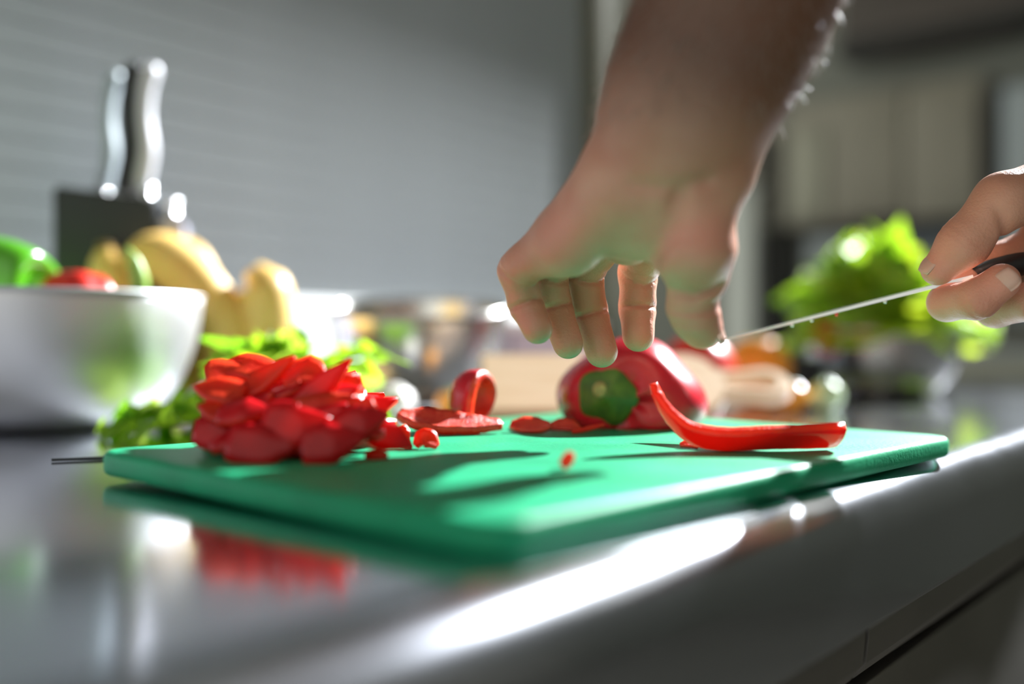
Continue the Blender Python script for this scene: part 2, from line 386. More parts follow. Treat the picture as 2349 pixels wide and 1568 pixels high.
# knife lying under the board's left end
kn = empty('kitchen_knife', (-.26, .562, 0)); tag(kn, 'kitchen knife with its tip poking out under the green board', 'knife')
kd = Vector((.93, .36, 0)).normalized(); kp = Vector((-kd.y, kd.x, 0))
pts = []
for t_, w_ in ((0, 0), (.012, .004), (.03, .008), (.06, .0125), (.10, .0155), (.15, .0165)):
    pts.append((t_, w_))
verts = []; 
for t_, w_ in pts:
    for zz in (.0004, .0020):
        verts += [kd*t_+Z*zz, kd*t_+kp*(w_*1.6)+Z*(.0008 if zz < .001 else .0012)]
faces = []
for i in range(len(pts)-1):
    a = i*4; b = a+4
    faces += [(a, b, b+1, a+1), (a+2, a+3, b+3, b+2), (a, a+2, b+2, b), (a+1, b+1, b+3, a+3)]
faces.append((len(pts)*4-4, len(pts)*4-2, len(pts)*4-1, len(pts)*4-3))
mobj('blade', verts, faces, M['black'], kn, False)
hb = bmesh.new(); bmesh.ops.create_cube(hb, size=1); bmesh.ops.scale(hb, vec=(.09, .02, .0024), verts=hb.verts); bmesh.ops.bevel(hb, geom=hb.edges[:], offset=.0009, segments=2, affect='EDGES')
h_ = bmobj('handle', hb, M['black'], kn, True); h_.location = kd*.195+kp*.012+Z*.0014; h_.rotation_euler = (0, 0, math.atan2(kd.y, kd.x))

# ------------------------------------------------------------------ pepper slices
def slice_mesh(name, path, width, wdir, thick, taper, mats, cup=.0, nu=14, nv=6, jag=0.0, seed=0, parent=None):
    """curved pepper slice: path (list of points), width/taper profiles, wdir function(t)->across vector, inner side = flesh"""
    rnd = random.Random(seed)
    pts = catmull(path, nu); verts = []; inner = []
    for i, p in enumerate(pts):
        t = i/nu
        tg = (pts[min(i+1, nu)]-pts[max(i-1, 0)]).normalized()
        a = wdir(t); a = (a-tg*a.dot(tg)).normalized(); n = tg.cross(a)
        wv = width*lerp_list(taper, t)
        for j in range(nv+1):
            v = j/nv*2-1
            q = p + a*(v*wv*.5) + n*(cup*(v*v)*wv) + n*(jag*rnd.uniform(-1, 1))
            verts.append(q)
    K = nv+1
    th = []
    for i in range(len(pts)):
        t = i/nu
        tg = (pts[min(i+1, nu)]-pts[max(i-1, 0)]).normalized(); a = wdir(t); a = (a-tg*a.dot(tg)).normalized(); n = tg.cross(a)
        for j in range(K):
            v = j/nv*2-1
            tt = thick*(0.75+.25*min(1, lerp_list(taper, t)*1.2))*(1-.12*v*v)
            th.append(verts[i*K+j]+n*tt)
    n0 = len(verts); verts += th; faces = []; fm = []
    for i in range(nu):
        for j in range(nv):
            a_ = i*K+j
            faces.append((a_, a_+1, a_+K+1, a_+K)); fm.append(0)                       # skin
            faces.append((n0+a_, n0+a_+K, n0+a_+K+1, n0+a_+1)); fm.append(1)           # flesh
        for j in (0, nv):
            a_ = i*K+j; q = (a_, a_+K, n0+a_+K, n0+a_); faces.append(q if j == 0 else q[::-1]); fm.append(1)
    for i in (0, nu):
        for j in range(nv):
            a_ = i*K+j; q = (a_, n0+a_, n0+a_+1, a_+1); faces.append(q if i == 0 else q[::-1]); fm.append(1)
    o = mobj(name, verts, faces, mats, parent, True, fm)
    return o
RED = [M['slice_skin'], M['slice_flesh']]
def pile():
    rnd = random.Random(11)
    c0 = on_board(696, 1030)
    n_total = 84
    for k in range(n_total):
        lay = k/n_total
        if lay < .30: hz, rx, ry, m_ = rnd.uniform(.003, .009), .041, .040, 0
        elif lay < .56: hz, rx, ry, m_ = rnd.uniform(.009, .017), .037, .037, 1
        elif lay < .78: hz, rx, ry, m_ = rnd.uniform(.016, .025), .031, .028, 2
        elif lay < .92: hz, rx, ry, m_ = rnd.uniform(.024, .031), .023, .022, 3
        else: hz, rx, ry, m_ = rnd.uniform(.030, .0345), .016, .014, 4
        a = rnd.uniform(0, 2*math.pi) if rnd.random() < .45 else rnd.uniform(math.pi, 2*math.pi)   # more on the near side
        rr = math.sqrt(rnd.uniform(.25, 1))
        pos = c0 + Vector((rx*rr*math.cos(a)-.002, ry*rr*math.sin(a), hz))
        outv = Vector((math.cos(a)*.6, math.sin(a)*1.0, .35+.5*lay)).normalized()
        L_ = rnd.uniform(.044, .066); wd = rnd.uniform(.013, .020)
        yaw = rnd.gauss(math.radians(-4), math.radians(26)); pitch = rnd.gauss(math.radians(8), math.radians(13))
        ax = Vector((math.cos(yaw)*math.cos(pitch), math.sin(yaw)*math.cos(pitch), math.sin(pitch)))
        n = (outv + Vector((rnd.gauss(0, .25), rnd.gauss(0, .25), rnd.gauss(0, .25)))); n = (n-ax*n.dot(ax)).normalized()
        bow = rnd.uniform(.002, .009)
        path = [pos+ax*(L_*(t-.5)) - n*(bow*(2*t-1)**2) for t in (0, .25, .5, .75, 1)]
        zmin = min(p.z for p in path)
        lift = max(0, (board_z(pos)+.0035)-zmin)
        path = [p+Z*lift for p in path]
        lo_px = {0: 478, 1: 455, 2: 450, 3: 470, 4: 500}[m_]+rnd.uniform(-12, 25); hi_px = {0: 915, 1: 900, 2: 870, 3: 815, 4: 760}[m_]+rnd.uniform(-30, 12)
        pxs = [CX+F*q_.x/q_.y for q_ in path]
        if max(pxs)-min(pxs) > hi_px-lo_px-20: path = [pos+(q_-pos)*.7 for q_ in path]; pxs = [CX+F*q_.x/q_.y for q_ in path]
        sh_ = max(0, lo_px-min(pxs)) - max(0, max(pxs)-hi_px)
        path = [q_+Vector((sh_*q_.y/F, 0, 0)) for q_ in path]
        acr = ax.cross(n)
        tp = rnd.choice(([.25, .8, 1, .8, .10], [.55, .9, 1, .75, .12], [.12, .7, 1, .95, .5], [.3, .9, 1, .6, .05]))
        sg = 1 if rnd.random() < (.85 if m_ < 3 else .45) else -1
        if sg > 0: path = [p+n*.0035 for p in path]
        o = slice_mesh('pepper_slice', path, wd, (lambda t, a_=acr*sg: a_), .0038, tp, RED, cup=.10, nu=9, nv=4, jag=.0002, seed=k)
        tag(o, 'chopped red pepper slice in the heap on the left of the board', 'pepper slice', 'chopped red pepper slices in the heap')
        mw = o
    # spikes that stand out of the outline
    spikes = [((560, 905, .475), (610, 880, .475), (682, 822, .472), .016), ((660, 890, .475), (705, 862, .475), (752, 885, .47), .020), ((700, 910, .465), (770, 898, .465), (825, 886, .467), .018),
              ((740, 955, .455), (800, 938, .455), (850, 924, .457), .018), ((770, 985, .448), (830, 965, .448), (893, 948, .452), .018), ((840, 985, .46), (900, 1000, .462), (945, 1024, .464), .014),
              ((560, 880, .48), (500, 868, .48), (472, 872, .478), .018), ((560, 915, .465), (500, 905, .465), (446, 893, .468), .016), ((560, 958, .458), (505, 950, .458), (455, 938, .46), .016),
              ((560, 992, .452), (490, 988, .452), (442, 986, .455), .018), ((620, 866, .485), (560, 852, .485), (490, 858, .485), .018), ((600, 960, .442), (680, 975, .438), (760, 960, .442), .022), ((520, 1010, .44), (600, 1022, .436), (690, 1015, .438), .020), ((690, 1022, .436), (760, 1012, .436), (840, 1002, .44), .020), ((500, 938, .452), (560, 930, .448), (625, 938, .45), .016)]
    for k, (a, b, c, wd) in enumerate(spikes):
        path = [P(*a), (P(*a)+P(*b))/2, P(*b), (P(*b)+P(*c))/2, P(*c)]
        fac = Vector((0, -.62, .78)) if k not in (5, 9, 4, 11, 12, 13) else Vector((0, -.95, .3))
        ax = (path[-1]-path[0]).normalized(); n = (fac-ax*fac.dot(ax)).normalized(); acr = ax.cross(n)
        lab = {0: 'red pepper slice spiking up from the top of the heap', 5: 'pointed red pepper slice sliding off the right foot of the heap', 3: 'pointed red pepper slice at the right of the heap, middle of the three steps',
               2: 'pointed red pepper slice at the right of the heap, highest of the three steps', 4: 'pointed red pepper slice at the right of the heap, lowest of the three steps', 9: 'blunt red pepper slice at the lower left end of the heap',
               7: 'pointed red pepper slice jutting left from the upper heap'}.get(k)
        o = slice_mesh('pepper_slice', path, wd, (lambda t, a_=acr*(1 if k in (2, 3, 4, 5, 9, 11, 12, 13, 14) else -1): a_), .0038, [.8, 1, .95, .6, .06] if k not in (9, 6) else [.8, 1, 1, .9, .6], RED, cup=.1, nu=10, nv=4, seed=100+k)
        tag(o, lab or 'chopped red pepper slice in the heap on the left of the board', 'pepper slice', 'chopped red pepper slices in the heap')
pile()

# long curved strip at the right
sp = [P(1489, 868, .500), P(1497, 900, .500), P(1525, 950, .497), P(1575, 995, .494), P(1650, 1013, .492), P(1740, 1012, .492), P(1830, 1009, .494), P(1925, 1006, .500)]
o = slice_mesh('pepper_strip', sp, .0185, (lambda t: Vector((.2, 1, 0)).lerp(Vector((0, .80, -.50)), min(1, max(0, (t-.12)/.35)))), .0048, [.22, .62, .80, .88, .95, 1.0, 1.0, 1.08], [M['strip_skin'], M['slice_flesh']], cup=.16, nu=40, nv=8, jag=.00015, seed=3)
zmin = min(v.co.z for v in o.data.vertices); q = on_board(1700, 1035)
o.location.z = q.z-zmin+.0002
tag(o, 'long red pepper strip curling up at its left end near the board edge', 'pepper strip')
# flesh-up slice in the middle
def mid_slice():
    p = [(912, 968, .580), (960, 985, .578), (1020, 994, .578), (1085, 996, .580), (1150, 990, .584)]
    o = slice_mesh('pepper_strip', [P(*a) for a in p], .0205, (lambda t: Vector((0, .88, .42))), .0058, [.30, .95, 1, .72, .25], [M['strip_skin'], M['bumpy_flesh']], cup=.16, nu=24, nv=8, jag=.0004, seed=5)
    zmin = min(v.co.z for v in o.data.vertices); o.location.z = board_z(P(1030, 990, .58))-zmin+.0002
    tag(o, 'red pepper piece lying flesh side up between heap and whole pepper', 'pepper strip')
mid_slice()
def cup_piece():
    c = on_board(1100, 990); c.y += .014
    def fn(u, a):
        th = u*math.pi*.5
        r = .0185*(1+.08*math.cos(3*a)); return Vector((-math.cos(th)*.020, r*math.sin(th)*math.cos(a), r*math.sin(th)*math.sin(a)))
    v1, f1 = sphere_pts(fn, 10, 28)
    n = len(v1); v2 = [v*0.78+Vector((.003, 0, 0)) for v in v1]
    f2 = [tuple(reversed([i+n for i in f])) for f in f1]; nv = 28
    rimf = [(10*nv+j, 10*nv+(j+1) % nv, n+10*nv+(j+1) % nv, n+10*nv+j) for j in range(nv)]
    o = mobj('pepper_end', v1+v2, f1+f2+rimf, [M['skin_red'], M['flesh']], None, True, [0]*len(f1)+[1]*len(f2)+[1]*len(rimf))
    o.rotation_euler = (0.1, math.radians(12), math.radians(-25)); o.location = c+Z*.0185
    tag(o, 'small cup-shaped red pepper end standing behind the flesh-up piece', 'pepper piece')
cup_piece()
def small_piece(name, pts, wd, label, wdir=Vector((0, .8, .6)), taper=(.4, 1, 1, .4), th=.003, mats=None, rest=True):
    path = [P(*a) for a in pts]
    o = slice_mesh(name, path, wd, (lambda t: wdir), th, list(taper), mats or [M['skin_red'], M['flesh']], cup=.12, nu=10, nv=4, seed=len(label))
    if rest:
        zmin = min(v.co.z for v in o.data.vertices); m_ = path[len(path)//2]; o.location.z = board_z(m_)-zmin+.0002
    tag(o, label, 'pepper piece')
small_piece('pepper_piece', [(1172, 985, .59), (1200, 988, .588), (1235, 989, .588), (1262, 986, .59)], .012, 'rounded orange-red pepper bit right of the cup-shaped end')
small_piece('pepper_piece', [(1262, 984, .60), (1285, 980, .60), (1310, 982, .60), (1330, 988, .60)], .010, 'thin orange pepper curl in front of the whole pepper', taper=(.5, 1, 1, .3), th=.002)
small_piece('pepper_sliver', [(1312, 978, .585), (1335, 974, .585), (1360, 968, .588), (1386, 962, .59)], .0028, 'narrow orange sliver leaning against the whole pepper', taper=(.6, 1, 1, .6), th=.0018, mats=[M['slice_flesh'], M['slice_flesh']])
small_piece('pepper_chip', [(958, 1030, .50), (972, 1014, .50), (985, 1018, .50), (1002, 1031, .50)], .010, 'triangular red pepper chip just right of the heap', wdir=Vector((0, .6, .8)), taper=(.3, 1, 1, .2), mats=RED)
small_piece('pepper_chip', [(905, 985, .50), (915, 1005, .499), (928, 1020, .498), (945, 1030, .497)], .011, 'pointed red pepper chip leaning on the right side of the heap', wdir=Vector((.3, .6, .8)), taper=(.9, 1, .7, .1), mats=RED)
small_piece('pepper_crumb', [(1292, 1092, .425), (1300, 1084, .425), (1308, 1070, .425), (1312, 1056, .425)], .0048, 'blurred orange crumb alone in the middle of the board', wdir=Vector((1, .3, .2)), taper=(.5, 1, 1, .5), mats=[M['slice_flesh']]*2)
small_piece('pepper_crumb', [(1560, 1022, .51), (1572, 1020, .51), (1585, 1021, .51), (1600, 1025, .51)], .004, 'tiny red crumb tucked under the curled strip', taper=(.5, 1, 1, .5), th=.0018)
small_piece('pepper_crumb', [(838, 1046, .455), (855, 1043, .455), (872, 1042, .455), (890, 1045, .455)], .006, 'small red crumb at the right foot of the heap', taper=(.4, 1, 1, .3), th=.002, mats=RED)

# ------------------------------------------------------------------ half red pepper, stem towards the camera
def big_pepper():
    c = G(1447, .652); zb = board_z(c); root = empty('red_pepper', (c.x, c.y, zb)); tag(root, 'halved red bell pepper lying cut side down with its green stem facing out', 'bell pepper')
    yaw = Matrix.Rotation(math.radians(-10), 3, 'Z')
    RX, RZ, LY = .0470, .0385, .050
    def body(u, a):
        th = u*math.pi
        ka = min(1, u/.35); lob = 1+ka*(.055*math.cos(4*a+.7)+.02*math.cos(3*a+1.1))
        rr = (math.sin(th)**.62)*lob
        y = -math.cos(th)*LY
        if u < .22: y += (.22-u)/.22*.010*(1+.2*math.cos(4*a+.7))     # dimple at the stem
        x = rr*RX*math.cos(a); z_ = rr*RZ*math.sin(a)+.0175
        p = yaw @ Vector((x, y, z_))
        if p.z < .0004: p.z = .0004+ .0004*math.sin(a*9)
        return p
    v, f = sphere_pts(body, 40, 64)
    mobj('body', v, f, M['skin_red'], root)
    cc = Vector((-.0120, -.0455, .0205))
    def cal(u, a):
        r = .0176*u*(1+.06*math.cos(5*a)+.05*math.cos(2*a+.5))
        return yaw @ (cc+Vector((r*math.cos(a), .007*u*u-.003-.002*math.exp(-(u*4)**2), r*1.05*math.sin(a))))
    v, f = sphere_pts(cal, 12, 36); n = len(v)
    v2 = [p+yaw @ Vector((0, .004, 0)) for p in v]; f2 = [tuple(reversed([i+n for i in q])) for q in f]
    rimf = [(12*36+j, 12*36+(j+1) % 36, n+12*36+(j+1) % 36, n+12*36+j) for j in range(36)]
    cx = mobj('calyx', v+v2, f+f2+rimf, M['calyx'], root); cx['label'] = 'green calyx of the pepper'
    def stem(u, a):
        prof_ = [(0, -.0052), (.0030, -.0053), (.0040, -.0045), (.0044, -.001), (.006, .003)]
        i = u*4; k = min(int(i), 3); fr = i-k; r = prof_[k][0]*(1-fr)+prof_[k+1][0]*fr; y = prof_[k][1]*(1-fr)+prof_[k+1][1]*fr
        return yaw @ (cc+Vector((-.004+r*math.cos(a), y-.001, .004+r*math.sin(a)*1.1)))
    v, f = sphere_pts(stem, 8, 16)
    s = mobj('stem_stub', v, f, M['stemcut'], cx)
big_pepper()

# ------------------------------------------------------------------ bowls
def bowl(name, loc, R, H, base, m, label, tilt=None, thick=.0018, power=.55, rimr=.002):
    root = empty(name, loc); tag(root, label, 'bowl')
    outer = []
    n = 22
    outer.append((0.0004, 0.0)); outer.append((base*.6, 0.0))
    for k in range(n+1):
        t = k/n; r = base+(R-base)*math.sin(t*math.pi/2*.96)/math.sin(math.pi/2*.96); z_ = H*(1-math.cos(t*math.pi/2*.96))/(1-math.cos(math.pi/2*.96))
        outer.append((r, z_))
    inner = [(max(r-thick, .0003), max(z_, 0)+thick*.9) for r, z_ in outer][::-1]
    inner[0] = (R-thick, H)
    v, f = lathe(outer+inner, 72); mobj('shell', v, f, m, root)
    ring = [((R-.0004)+rimr*math.cos(2*math.pi*k/10), H-.0006+rimr*.7*math.sin(2*math.pi*k/10)) for k in range(11)]
    v, f = lathe(ring, 72); mobj('rolled_rim', v, f, m, root)
    if tilt: root.rotation_euler = tilt
    return root
LB = Vector((-.380, .812, 0))
bowl('mixing_bowl', LB, .122, .1065, .056, M['steel_bowl'], 'large brushed steel bowl at the left edge holding a green pepper')
MB = G(960, 1.07)
bowl('mixing_bowl', MB+Z*.0068, .097, .100, .040, M['steel_bowl_dark'], 'dark shiny steel bowl behind the lettuce in the middle', tilt=(math.radians(8), 0, 0))
RB = G(2020, 1.28)
bowl('mixing_bowl', RB, .100, .088, .045, M['steel_bowl_dark'], 'steel bowl on the right heaped with bright lettuce')
DB = G(1808, 1.17)
bowl('small_bowl', DB, .042, .050, .02, M['black'], 'small dark bowl left of the right lettuce bowl')

# ------------------------------------------------------------------ green pepper and others in the left bowl
def pepper(name, loc, rx, ry, rz, m, label, cat, rot=(0, 0, 0), lobes=4, stem=True):
    root = empty(name, loc); tag(root, label, cat)
    def fn(u, a):
        th = u*math.pi; lob = 1+.07*math.cos(lobes*a); rr = math.sin(th)**.7*lob
        y = -math.cos(th)*ry
        if u < .2: y += (.2-u)/.2*.3*ry
        if u > .85: y -= (u-.85)/.15*.15*ry
        return Vector((rr*rx*math.cos(a), y, rr*rz*math.sin(a)))
    v, f = sphere_pts(fn, 28, 48); mobj('body', v, f, m, root)
    if stem:
        v, f = tube([(0, -ry*.72, 0), (0, -ry*.95, .002), (.003, -ry*1.2, .006)], [.007, .0045, .0055], 12); mobj('stem', v, f, M['green_stem'], root)
    root.rotation_euler = rot; return root
pepper('green_pepper', LB+Vector((-.052, -.005, .116)), .040, .075, .038, M['green_pepper'], 'glossy green bell pepper resting in the left steel bowl', 'bell pepper', (math.radians(4), math.radians(8), math.radians(72)), 3)
pepper('tomato', LB+Vector((.034, -.02, .0955)), .030, .030, .0255, M['tomato'], 'red tomato just showing over the rim of the left bowl', 'tomato', (math.radians(80), 0, 0), 5, True)
# pale green chilli hooked over the rim
cp = [LB+Vector(v) for v in ((.062, -.01, .06), (.080, -.015, .105), (.080, -.018, .130), (.073, -.02, .143))]
v, f = tube(catmull(cp, 20), [lerp_list([.007, .0085, .0075, .0045, .002], k/20) for k in range(21)], 14)
o = mobj('green_chilli', v, f, M['green_stem']); tag(o, 'pale green curved chilli sticking up from the left bowl', 'chilli')

# ------------------------------------------------------------------ bananas
def banana(pts, rad, label, tip_end=0):
    path = catmull([P(p[0], p[1], p[2]*.945) for p in pts], 30)
    prof_ = [.42, .72, .95, 1, 1, 1, .95, .8, .5]
    radii = [rad*lerp_list(prof_, k/30) for k in range(31)]
    root = empty('banana', path[-1]); tag(root, label, 'banana', None)
    verts, faces = tube(path, radii, 10)
    # five-sided feel: pull radii slightly
    v2 = []
    for i in range(31):
        for j in range(10):
            p = verts[i*10+j]; c = path[i]; k_ = 1+.05*math.cos(5*2*math.pi*j/10)
            v2.append(c+(p-c)*k_-root.location)
    mobj('peel', v2, faces, M['banana'], root)
    a, b = path[0], path[0]+(path[0]-path[1]).normalized()*.008
    v, f = tube([a-root.location, (a+b)/2-root.location, b-root.location], [rad*.42, rad*.38, rad*.28], 10); mobj('tip', v, f, M['banana_tip'], root)
    return root
banana([(298, 612, .985), (338, 586, .98), (398, 606, .975), (460, 665, .97), (512, 748, .965), (532, 845, .96), (525, 930, .96)], .0245, 'large yellow banana arching down towards the lettuce')
banana([(400, 620, 1.02), (425, 588, 1.02), (455, 640, 1.015), (480, 720, 1.01), (470, 820, 1.0), (440, 930, 1.0)], .022, 'banana half hidden behind the large arching banana')
banana([(243, 572, .99), (252, 610, .99), (275, 680, .985), (320, 770, .98), (370, 850, .975), (420, 920, .97)], .0215, 'shaded banana with a knobbly tip against the knife block')
banana([(590, 672, .975), (605, 655, .975), (611, 710, .975), (608, 780, .975), (590, 860, .97), (560, 925, .965)], .0255, 'single banana standing upright behind the lettuce')
banana([(558, 705, 1.01), (564, 680, 1.01), (572, 720, 1.01), (560, 800, 1.0), (540, 880, .99), (520, 930, .985)], .0215, 'orange-yellow banana close behind the upright banana')

# ------------------------------------------------------------------ lettuces
def leaf_mesh(L_, W_, curl, ruff, seed, mats, nu=16, nv=12):
    rnd = random.Random(seed); ph = [rnd.uniform(0, 6.28) for _ in range(6)]
    verts, faces = [], []
    for i in range(nu+1):
        t = i/nu
        ang = curl*t
        # leaf midline bends over
        mx = L_*(math.sin(ang)/max(curl, .01)) if curl > .05 else L_*t
        mz = L_*((1-math.cos(ang))/max(curl, .01)) if curl > .05 else 0
        wv = W_*(math.sin(min(1, t*1.02+.06)*math.pi*.62)**.8)*(1 if t < .8 else 1-.55*((t-.8)/.2)**2)
        for j in range(nv+1):
            v = j/nv*2-1
            e = abs(v)**2*(.3+t)+max(0, t-.75)*2.0
            r_ = ruff*e*(math.sin(9*t*1.3+ph[0]+v*2)+.7*math.sin(17*t+ph[1]+5*v)+.5*math.sin(13*v+ph[2]))
            verts.append(Vector((mx-math.sin(ang)*r_*.8, v*wv+ruff*.4*e*math.sin(21*t+ph[3]), -mz+math.cos(ang)*r_+.18*W_*v*v)))
    for i in range(nu):
        for j in range(nv):
            a = i*(nv+1)+j; faces.append((a, a+1, a+nv+2, a+nv+1))
    me = bpy.data.meshes.new('leaf'); me.from_pydata([tuple(v) for v in verts], [], faces); me.materials.append(mats)
    me.polygons.foreach_set('use_smooth', [True]*len(me.polygons)); return me
def lettuce(loc, rad, hgt, n, label, seed, mix=(0, 1, 2), extra=(), low=-6, curl=.9, lw=.46, ruff=.075):
    rnd = random.Random(seed); root = empty('lettuce', loc); tag(root, label, 'lettuce')
    cache = [leaf_mesh(1.0, lw, curl+.4*(k % 3), ruff, seed*10+k, M['leaf'][mix[k % len(mix)]]) for k in range(9)]
    for k in range(n):
        t = (k+.5)/n
        az = k*2.39996+rnd.uniform(-.3, .3); el = math.radians(low+95*t+rnd.uniform(-10, 10))
        L_ = rad*(1.0-.30*t)*rnd.uniform(.85, 1.12)
        L_ = L_*(1-t)+hgt*.85*t*rnd.uniform(.85, 1.1)
        o = bpy.data.objects.new('leaf', cache[rnd.randrange(9)]); COL.objects.link(o); o.parent = root
        o.rotation_euler = (rnd.uniform(-.35, .35), -el, az); o.scale = (L_, L_*rnd.uniform(.85, 1.2), L_)
        o.location = (rnd.uniform(-.012, .012), rnd.uniform(-.012, .012), .010+.02*t)
    for (dx, dy, dz, az, el, L_) in extra:
        o = bpy.data.objects.new('leaf', cache[rnd.randrange(9)]); COL.objects.link(o); o.parent = root
        o.rotation_euler = (rnd.uniform(-.4, .4), -math.radians(el), math.radians(az)); o.scale = (L_, L_, L_); o.location = (dx, dy, dz)
    v, f = sphere_pts(lambda u, a: Vector((math.sin(u*math.pi)*.02*math.cos(a), math.sin(u*math.pi)*.02*math.sin(a), .0215-math.cos(u*math.pi)*.02)), 8, 12)
    mobj('core', v, f, M['rib'], root)
    return root
lettuce(G(630, .760, .0), .098, .054, 76, 'frilly green lettuce lying behind the heap of pepper slices', 3, mix=(0, 1, 2, 1), lw=.34, ruff=.10, curl=.5, low=-2,
        extra=[(-.05, -.02, .012, 195, 6, .065), (-.055, -.04, .012, 215, 4, .06), (-.04, -.05, .01, 235, 8, .06), (-.06, 0, .014, 170, 12, .06), (-.05, -.03, .012, 185, 25, .06), (.03, -.02, .03, -20, 35, .07), (.02, -.01, .03, 10, 45, .065)])
lettuce(RB+Vector((-.008, 0, .062)), .122, .130, 72, 'bright yellow-green lettuce heaped in the right steel bowl', 5, mix=(0, 1, 3), low=22, curl=.45, lw=.50, ruff=.10,
        extra=[(.04, -.05, .035, -30, 8, .085), (.05, -.03, .035, -5, 4, .085), (-.03, -.05, .035, 215, 14, .08)])
# ------------------------------------------------------------------ other produce and things at the back
def ball(name, loc, r, m, label, cat, stem=None, sq=1.0, lobes=0):
    root = empty(name, loc); tag(root, label, cat)
    def fn(u, a):
        th = u*math.pi; k_ = 1+(.05*math.cos(lobes*a)*math.sin(th) if lobes else 0)
        z_ = -math.cos(th)*r*sq
        if u > .86: z_ -= (u-.86)/.14*r*.16
        return Vector((math.sin(th)*r*k_*math.cos(a), math.sin(th)*r*k_*math.sin(a), r*sq+z_))
    v, f = sphere_pts(fn, 20, 32); mobj('skin', v, f, m, root)
    if stem is not None:
        vv, ff = [], []
        for k in range(5):
            a = k*2*math.pi/5; d = Vector((math.cos(a), math.sin(a), 0)); s = Vector((-d.y, d.x, 0)); n = len(vv); zt = 2*r*sq-r*.10
            vv += [Vector((0, 0, zt+.002)), d*r*.28+s*r*.10+Z*(zt+.001), d*r*.55+Z*(zt+.001-.1*r), d*r*.28-s*r*.10+Z*(zt+.001), d*r*.28+Z*(zt+.003)]
            ff += [(n, n+1, n+4), (n+1, n+2, n+4), (n+2, n+3, n+4), (n+3, n, n+4)]
        mobj('stem', vv, ff, stem, root)
    return root
ball('tomato', G(1598, 1.0), .0385, M['tomato'], 'red tomato behind the whole pepper under the thumb', 'tomato', M['calyx'], 1.0, 5)
ball('orange', G(1738, 1.13), .038, M['orange'], 'orange fruit left of the small dark bowl', 'orange', M['calyx'], 1.0)
ball('cherry_tomato', G(1818, .97), .0155, M['cherry'], 'pale orange cherry tomato near the wooden handle', 'cherry tomato', M['calyx'], .95)
ball('sprout', G(1895, .98), .0165, M['sprout'], 'small pale green round vegetable right of the pale orange cherry tomato', 'vegetable', M['calyx'], .95, 6)
ball('cherry_tomato', G(1030, .93), .0125, M['cherry'], 'small orange cherry tomato by the dark shiny bowl', 'cherry tomato', M['calyx'], .95)
ball('glare_ball', G(905, .90), .0175, M['glare_white'], 'small round white stand-in for glare beside the lettuce', 'vegetable', M['glare_white'], .85, 7)  # added ball in place of a bright patch of glare on the worktop
ball('red_tomato', RB+Vector((-.078, -.045, .052)), .024, M['tomato'], 'red tomato on the left rim side of the right lettuce bowl', 'tomato', M['calyx'])

# wooden paddle board with a slotted handle, propped behind the red pepper
def paddle():
    root = empty('wooden_paddle', G(1500, .86)); tag(root, 'pale wooden paddle board with a slotted round handle behind the pepper', 'wooden board')
    bm = bmesh.new()
    outer = []
    # outline in (x, y): body left, handle right
    bodyw, hw = .042, .0215
    outer = [(-.15, -bodyw), (.035, -bodyw), (.05, -bodyw*.8), (.058, -hw*.85), (.075, -hw*.8)]
    for k in range(13):
        a = math.radians(-90+180*k/12); outer.append((.096+hw*math.cos(a)*1.05, hw*math.sin(a)))
    outer += [(.075, hw*.8), (.058, hw*.85), (.05, bodyw*.8), (.035, bodyw), (-.15, bodyw)]
    hole = []
    for k in range(10): a = math.radians(-90+180*k/9); hole.append((.096+.0070*math.cos(a), .0092*math.sin(a)))
    for k in range(10): a = math.radians(90+180*k/9); hole.append((.066+.004*math.cos(a), .0065*math.sin(a)))
    ov = [bm.verts.new((x, y, 0)) for x, y in outer]; hv = [bm.verts.new((x, y, 0)) for x, y in hole]
    ed = [bm.edges.new((ov[i], ov[(i+1) % len(ov)])) for i in range(len(ov))]+[bm.edges.new((hv[i], hv[(i+1) % len(hv)])) for i in range(len(hv))]
    bmesh.ops.triangle_fill(bm, edges=ed, use_beauty=True)
    r = bmesh.ops.extrude_face_region(bm, geom=bm.faces[:]); bmesh.ops.translate(bm, vec=(0, 0, .014), verts=[v for v in r['geom'] if isinstance(v, bmesh.types.BMVert)])
    bmesh.ops.recalc_face_normals(bm, faces=bm.faces[:])
    bd = [e for e in bm.edges if len(e.link_faces) == 2 and e.calc_face_angle() > .9 and abs(e.verts[0].co.z-e.verts[1].co.z) < 1e-5]
    bmesh.ops.bevel(bm, geom=bd, offset=.0028, segments=3, affect='EDGES')
    o = bmobj('board', bm, M['wood'], root); autosmooth(o, 40)
    o.rotation_euler = (math.radians(34), 0, math.radians(2)); o.location = (0.0, 0.0, .0243)
    return root
paddle()
# white-lilac tub and wooden block behind the pepper
def tub():
    c = G(1248, 1.15); root = empty('plastic_tub', c); tag(root, 'pale lilac tub behind the hand, left of the red pepper', 'tub')
    bm = bmesh.new(); bmesh.ops.create_cube(bm, size=1); bmesh.ops.scale(bm, vec=(.115, .08, .082), verts=bm.verts); bmesh.ops.translate(bm, vec=(0, 0, .0412), verts=bm.verts)
    for v in bm.verts:
        if v.co.z < .02: v.co.x *= .9; v.co.y *= .9
    bmesh.ops.bevel(bm, geom=bm.edges[:], offset=.006, segments=3, affect='EDGES'); b = bmobj('body', bm, M['lilac'], root); autosmooth(b)
    bm = bmesh.new(); bmesh.ops.create_cube(bm, size=1); bmesh.ops.scale(bm, vec=(.122, .087, .010), verts=bm.verts); bmesh.ops.bevel(bm, geom=bm.edges[:], offset=.003, segments=2, affect='EDGES')
    l = bmobj('lid', bm, M['white'], root); l.location.z = .087; autosmooth(l)
    root.rotation_euler.z = math.atan2(U.y, U.x)-.6
tub()

